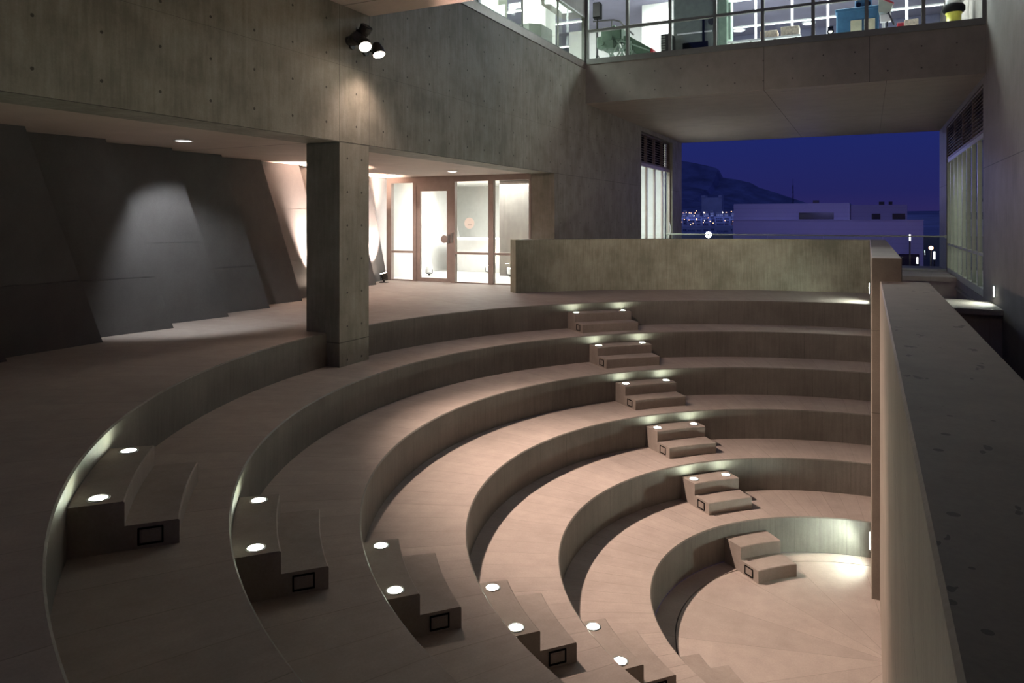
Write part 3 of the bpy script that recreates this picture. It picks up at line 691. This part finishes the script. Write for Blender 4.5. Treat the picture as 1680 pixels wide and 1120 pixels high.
# handrail
m = MB().path([(-7.6, 21, F+2.15-.0), (-6.95, 21, F+2.12), (-6.75, 21.0, F+2.05), (-6.5, 21.6, F+1.75)], .025)
for x in (-7.5, -7.0): m.tube((x, 21, F), (x, 21, F+2.12), .02)
o = m.build('stair_rail', M['black_metal']); tag(o, 'dark pipe rail behind the loudspeaker upstairs', 'railing')
# green lattice machine
root = empty('lattice_machine', (-6.0, 18.4, F), 0, 'green machine head on pale lattice legs in the corner of the upstairs window', 'machine'); off = Vector(root.location)
m = MB().bbox(-6.36, -5.80, 18.15, 18.65, 6.28, 6.60, .03).bbox(-6.5, -6.25, 18.2, 18.6, 6.12, 6.42, .03).bbox(-6.34, -5.98, 18.1, 18.6, 6.05, 6.3, .03).tube((-6.15, 18.4, 6.6), (-6.02, 18.4, 6.66), .08)
m.tube((-6.1, 18.12, 6.33), (-6.1, 18.08, 6.33), .07, 16).tube((-6.3, 18.12, 6.2), (-6.3, 18.06, 6.2), .06, 16).build('machine_head', M['green'], root, offset=off)
m = MB()
for y in (18.2, 18.6):
    for p, q in (((-5.95, y, 6.30), (-5.6, y, F)), ((-5.95, y, 6.30), (-5.05, y, 5.9)), ((-6.35, y, F), (-5.8, y, 6.3)), ((-6.0, y, F), (-5.62, y, 6.25)), ((-5.8, y, 6.1), (-5.2, y, 5.7)), ((-6.2, y, 6.05), (-5.9, y, F)), ((-5.55, y, 6.2), (-5.5, y, F)), ((-5.5, y, 5.95), (-5.3, y, F))):
        m.beam(p, q, .035)
m.build('lattice_legs', M['pale_green'], root, offset=off)
m = MB().prism([(-5.7, 18.2), (-5.05, 18.2), (-5.05, 18.6), (-5.7, 18.6)], F, 5.98); m.hexa([(-5.75, 18.2, 5.98), (-5.05, 18.2, 5.98), (-5.05, 18.6, 5.98), (-5.75, 18.6, 5.98)], [(-5.75, 18.2, 6.35), (-5.62, 18.2, 6.35), (-5.62, 18.6, 6.35), (-5.75, 18.6, 6.35)])
m.build('inclined_bed', M['green'], root, offset=off)
MB().hexa([(-5.04, 18.25, F), (-4.9, 18.25, F), (-4.9, 18.55, F), (-5.04, 18.55, F)], [(-5.04, 18.25, 5.98), (-4.98, 18.25, 5.95), (-4.98, 18.55, 5.95), (-5.04, 18.55, 5.98)]).build('red_nose', M['red'], root, offset=off)
# perforated cabinet
root = empty('perforated_cabinet', (-4.7, 18.7, F), 0, 'tall dark cabinet with perforated door beside the white partition upstairs', 'cabinet'); off = Vector(root.location)
MB().bbox(-4.84, -4.56, 18.5, 18.95, F, 6.36, .01).build('cabinet_body', M['black_metal'], root, offset=off)
m = MB()
for i in range(12):
    for j in range(3): m.box(-4.82+j*.04, -4.80+j*.04, 18.49, 18.505, F+.05+i*.065, F+.09+i*.065)
m.build('perforated_door', M['frame_pale'], root, offset=off)
# large grey-green machine
root = empty('large_machine', (-4.0, 19.3, F), 0, 'large grey-green box machine filling the third and fourth upstairs panes', 'machine'); off = Vector(root.location)
MB().bbox(-4.64, -3.48, 19.0, 19.9, F, 7.75, .03).build('housing', M['grey_green'], root, offset=off)
MB().bbox(-4.38, -3.72, 18.97, 19.0, F+.12, 6.18, .01).build('viewing_window', M['black'], root, offset=off)
MB().box(-4.52, -3.62, 18.96, 19.0, 6.41, 6.44).build('light_strip', M['white_steel'], root, offset=off)
MB().box(-3.86, -3.81, 18.93, 19.0, F, 6.75).build('dark_post', M['black'], root, offset=off)
MB().tube((-3.62, 18.98, 6.66), (-3.62, 18.90, 6.66), .09, 18).build('hand_wheel', M['black_metal'], root, offset=off)
m = MB().bbox(-3.46, -3.20, 18.9, 19.7, F, 7.6, .04).tube((-3.18, 19.0, 6.15), (-3.18, 19.0, 7.1), .04); m.build('side_column', M['pale_green'], root, offset=off)
# long white table with things on it
root = empty('work_table', (-2.3, 18.5, F), 0, 'long white work table along the upstairs window', 'table'); off = Vector(root.location)
MB().bbox(-3.1, -1.42, 18.15, 18.9, 5.86, 5.905, .006).build('table_top', M['white_steel'], root, offset=off)
for x in (-3.0, -2.55, -2.0, -1.52):
    for y in (18.22, 18.82): MB().box(x-.025, x+.025, y-.025, y+.025, F, 5.86).build('leg', M['frame_pale'], root, offset=off)
o = MB().bbox(-2.34, -1.95, 18.25, 18.6, 5.905, 6.09, .01).build('cardboard_box', M['card']); tag(o, 'yellowish printed box, left of the two on the white table upstairs', 'box')
o = MB().bbox(-1.87, -1.46, 18.25, 18.6, 5.905, 6.14, .01).build('cardboard_box', M['card']); tag(o, 'pinkish printed box, right of the two on the white table upstairs', 'box')
# small lamp
root = empty('task_lamp', (-.78, 18.3, F), 0, 'small black task lamp with lit face left of the blue machine', 'lamp')
MB().tube((0, 0, 0), (0, 0, .36), .02).lathe([(0, .01), (.09, .01), (.1, 0), (0, 0)]).build('stand', M['steel'], root)
MB().tube((0, .06, .43), (0, -.06, .40), .05, 18, .075).bbox(-.06, .06, -.05, .05, .48, .53, .01).build('lamp_head', M['black'], root)
MB().tube((0, -.058, .40), (0, -.064, .40), .03, 16).build('lens', M['lens_warm'], root)
# blue machine
root = empty('blue_machine', (-.22, 19.1, F), 0, 'blue machine tool with cream front panels in the upstairs window', 'machine'); off = Vector(root.location)
MB().bbox(-.68, .23, 18.8, 19.6, F, 6.50, .03).build('housing', M['blue'], root, offset=off)
MB().bbox(-.70, .25, 18.78, 19.62, 6.47, 6.54, .01).build('top_plate', M['blue'], root, offset=off)
MB().bbox(-.28, .08, 18.9, 19.3, 6.54, 6.85, .02).build('motor_box', M['blue'], root, offset=off)
for x in (-.20, .0): MB().tube((x, 18.9, 6.62), (x, 18.86, 6.62), .055, 16).build('dial', M['black'], root, offset=off)
for x0, x1 in ((-.37, -.13), (-.08, .15)): MB().bbox(x0, x1, 18.775, 18.80, 5.86, 6.24, .006).build('cream_panel', M['cream'], root, offset=off)
# drill press
root = empty('drill_press', (.38, 18.9, F), 0, 'white drill press with red cap right of the blue machine', 'machine'); off = Vector(root.location)
MB().bbox(.30, .60, 18.7, 19.1, F, 5.96, .02).bbox(.29, .36, 18.95, 19.05, 5.96, 6.45, .01).bbox(.25, .48, 18.75, 18.85, 6.12, 6.30, .02).build('stand_body', M['white_steel'], root, offset=off)
MB().hexa([(.22, 18.75, 6.36), (.45, 18.75, 6.30), (.45, 19.0, 6.30), (.22, 19.0, 6.36)], [(.22, 18.75, 6.66), (.52, 18.75, 6.52), (.52, 19.0, 6.52), (.22, 19.0, 6.66)]).build('drill_head', M['frame_pale'], root, offset=off)
MB().beam((.28, 18.8, 6.70), (.53, 18.8, 6.52), .05).build('red_cap', M['red'], root, offset=off)
MB().tube((.42, 18.72, 6.32), (.54, 18.72, 6.02), .02).tube((.40, 18.78, 6.36), (.40, 18.78, 6.0), .018).build('lever', M['black_metal'], root, offset=off)
o = MB().bbox(.58, .72, 18.2, 18.5, F, 5.93, .01).build('storage_box', M['red']); tag(o, 'dark red box beside the drill press upstairs', 'box')
o = MB().bbox(.73, 1.0, 18.2, 18.5, F, 5.98, .01).build('storage_box', M['card']); tag(o, 'cream box leaning beside the dark red box upstairs', 'box')
# cable drum
root = empty('yellow_vessel', (1.74, 19.0, F), 0, 'yellow drum under a thick black ring at the right end of the upstairs window', 'machine')
MB().bbox(-.30, .32, -.3, .3, 0, .45, .02).build('base', M['black_metal'], root)
MB().lathe([(0, .45), (.16, .45), (.17, .5), (.145, .52), (.145, .66), (.17, .69), (.17, .72), (0, .72)], n=28).build('drum', M['yellow'], root, True)
MB().lathe([(.12, .71), (.19, .71), (.225, .76), (.225, .84), (.19, .89), (.12, .89)], n=28).build('ring', M['black'], root, True)
MB().lathe([(0, .88), (.16, .88), (.16, 1.15), (0, 1.15)], n=20).build('top_cylinder', M['white_steel'], root, True)
root = empty('folding_ladder', (1.98, 19.9, F), 0, 'grey metal ladder frame at the right end of the upstairs room', 'ladder')
m = MB()
for x in (-.20, -.02): m.tube((x, 0, 0), (x, 0, 1.9), .02)
m.build('upright', M['steel'], root); m = MB().beam((-.2, -.1, .6), (.1, -.1, 1.4), .05); m.build('brace', M['steel'], root)
m = MB()
for z in (.3, .6, .9, 1.2, 1.5): m.tube((-.2, 0, z), (-.02, 0, z), .015)
m.build('rungs', M['steel'], root)

# ------------------------------------------------------------------ outside
struct(MB().box(-400, 400, 27.4, 300, -4.3, -4.0).build('ground', M['asphalt']))
# building across
root = empty('office_building', (-3.6, 78, -4), 0, 'long low pale-clad building across the street seen through the opening', 'building'); off = Vector(root.location)
MB().box(-11.4, 4.21, 70, 86, -4, 1.485).build('lower_storey', M['facade'], root, offset=off)
MB().box(-11.45, -1.45, 70.6, 86, 1.485, 3.02).build('upper_storey', M['facade'], root, offset=off)
MB().box(-1.45, 3.05, 71.2, 86, 1.485, 2.83).build('upper_storey', M['facade2'], root, offset=off)
MB().box(-11.4, 4.25, 69.9, 70.6, 1.46, 1.52).build('parapet_cap', M['facade'], root, offset=off)
for x0, x1, z0, z1, y in ((-5.65, -2.75, 1.56, 2.17, 70.6), (.30, .98, 1.56, 2.05, 71.2), (1.92, 2.9, 1.56, 2.05, 71.2), (1.2, 3.9, -3.2, -1.40, 70.0)):
    f = MB().box(x0, x1, y-.05, y+.02, z0, z1).build('window', M['window_dark'], root, offset=off)
    m = MB(); n = 3 if x1-x0 > 2 else 2
    for i in range(1, n): x = x0+(x1-x0)*i/n; m.box(x-.03, x+.03, y-.08, y-.05, z0, z1)
    m.box(x0, x1, y-.08, y-.05, (z0+z1)/2-.02, (z0+z1)/2+.02); m.build('mullions', M['facade2'], f)
for x, w_, z in ((-4.7, .5, 3.02), (.9, .45, 2.83), (1.7, .3, 2.83)): MB().box(x, x+w_, 74, 75, z, z+.35).build('roof_unit', M['black_metal'], root, offset=off)
# yard lights and street lamp
def yard(name, x, y, z, mat, r, h, label, cat='lamp'):
    root = empty(name, (x, y, -4), 0, label, cat)
    MB().tube((0, 0, 0), (0, 0, z+4-.05), .04).build('pole', M['black_metal'], root)
    m = MB()
    if h: m.box(-r, r, -r, r, z+4-h/2, z+4+h/2)
    else: m.lathe([(0, z+4-r), (r*.7, z+4-r*.7), (r, z+4), (r*.7, z+4+r*.7), (0, z+4+r)], n=12)
    m.build('lamp_head', mat, root)
yard('yard_floodlight', -8.6, 44.0, .62, M['flood'], .19, 0, 'blazing white floodlight just above the parapet at left of the view')
yard('light_post', 3.22, 45, -.41, M['city_white'], .032, .40, 'upright glowing white light tube right of the far building')
yard('light_post', 2.47, 46, -.75, M['city_white'], .032, .35, 'glowing white light tube in front of the dark garage opening')
yard('light_post', 2.15, 47, .50, M['city_white'], .032, .35, 'glowing white light tube high on the far facade')
yard('street_lamp', 3.10, 45.5, -.02, M['city_warm'], .12, 0, 'orange street lamp right of the far building')
# hillside, mountain
def terrain(name, x0, x1, nx, y0, y1, ny, hfun, mat):
    m = MB(); m.v = [(x0+(x1-x0)*i/nx, y0+(y1-y0)*j/ny, hfun(x0+(x1-x0)*i/nx, y0+(y1-y0)*j/ny)) for j in range(ny+1) for i in range(nx+1)]
    m.f = [(j*(nx+1)+i, j*(nx+1)+i+1, (j+1)*(nx+1)+i+1, (j+1)*(nx+1)+i) for j in range(ny) for i in range(nx)]; m.m = [0]*len(m.f)
    return struct(m.build(name, mat))
def lerp(tab, x):
    if x <= tab[0][0]: return tab[0][1]
    for (a, b), (c_, d) in zip(tab, tab[1:]):
        if x <= c_: return b+(d-b)*(x-a)/(c_-a)
    return tab[-1][1]
from mathutils import noise as mnoise
def hill(x, y): return -4+max(0, y-280)*.0205+mnoise.noise((x*.01, y*.01, 0))*2*min(1, max(0, (y-280)/200))
terrain('ground_hillside', -500, 400, 60, 280, 1100, 30, hill, M['hazy_earth'])
RIDGE = [(-900, 215), (-600, 190), (-470, 168), (-428, 159), (-388, 149), (-363, 141), (-358, 118), (-314, 110), (-280, 101), (-260, 88), (-221, 75), (-176, 58), (-132, 42), (-110, 30), (-60, 14), (60, 10), (100, 14.5), (140, 8), (180, -3), (400, -10)]
def mount(x, y):
    s = 2000; ridge = lerp(RIDGE, x*s/max(y, s)) ; t = min(1, max(0, (y-1100)/(s-1100)))
    prof = t**1.5*(.62+.38*t**8) if ridge > 40 else t
    n = mnoise.fractal((x*.012, y*.012, 3), 1, 2, 5)*14*t*(1-t**10)*min(1, max(0, ridge)/60)
    return 10*(1-t)+ridge*prof+n-(0 if y <= s else (y-s)*.1)
terrain('mountain', -1100, 500, 200, 1060, 2200, 60, mount, M['hazy_earth'])
# city on the slope
HG = 'houses of the distant hillside town'
def house_mesh(w_, d, h):
    m = MB().box(-w_/2, w_/2, -d/2, d/2, -3, h).box(-w_/2-.2, w_/2+.2, -d/2-.2, d/2+.2, h, h+.3)
    for i in range(3): x = -w_/2+w_*(i+.5)/3; m.box(x-.7, x+.7, -d/2-.06, -d/2, h*.4, h*.75, 1)
    return m
protos = [house_mesh(w_, 9, h).build('hillside_house', [M['house'], M['window_dark']]) for w_, h in ((9, 5), (13, 7), (8, 9), (16, 5))]
for p in protos: tag(p, 'small pale house block of the town on the distant slope', 'house', HG)
for i in range(96):
    row, colm = divmod(i, 12); y = 305+row*86+random.uniform(-8, 8); t = -.25+(colm+random.uniform(.4, .6))/8
    x = y*(-.232+t*.075)
    o = protos[i] if i < 4 else protos[i % 4].copy()
    if i >= 4: COL.objects.link(o)
    o.location = (x, y, hill(x, y)); o.rotation_euler = (0, 0, random.uniform(-.2, .2)); o.scale = (y/1900,)*3
root = empty('apartment_block', (-184, 962, hill(-184, 962)), 0, 'twin-towered apartment block rising over the distant town', 'building')
MB().box(-13, 13, 0, 14, -3, 20).build('main_block', M['house'], root); MB().box(-13, -8, -2, 14, 20, 23).build('stair_tower', M['house'], root); MB().box(9, 13, -2, 14, 20, 23).build('stair_tower', M['house'], root)
root = empty('radio_mast', (-43.7, 500, 0), 0, 'thin lattice radio mast on the ridge behind the far building', 'mast')
m = MB()
for s in (-1, 1): m.beam((s*.8, 0, -3), (s*.15, 0, 24), .22)
for i in range(8): z = i*3; m.beam((-.7+i*.07, 0, z), (.7-i*.07, 0, z+3), .14)
m.beam((0, 0, 24), (0, 0, 28), .15); m.build('mast_frame', M['black_metal'], root)
lp = MB().tube((0, 0, -6), (0, 0, -.4), .12, 6).lathe([(0, -.62), (.5, -.4), (.62, 0), (.5, .4), (0, .62)], n=8, mi=1)
for i in range(46):
    warm = i % 4 != 0
    if i < 2: o = lp.build('town_lamp', [M['black_metal'], M['city_warm'] if warm else M['city_white']]); 
    else:
        o = (lwarm if warm else lwhite).copy(); COL.objects.link(o)
    if i == 0: lwhite = o
    if i == 1: lwarm = o
    tag(o, ('warm orange' if warm else 'white')+' pinprick street light in the distant town', 'street light', 'street lights of the distant town')
    y = 1/random.uniform(1/820, 1/300); t = random.uniform(-.2, 1.2); x = y*(-.232+t*.075)
    s = y/1100; o.scale = (s, s, s); o.location = (x, y, hill(x, y)+6*s)
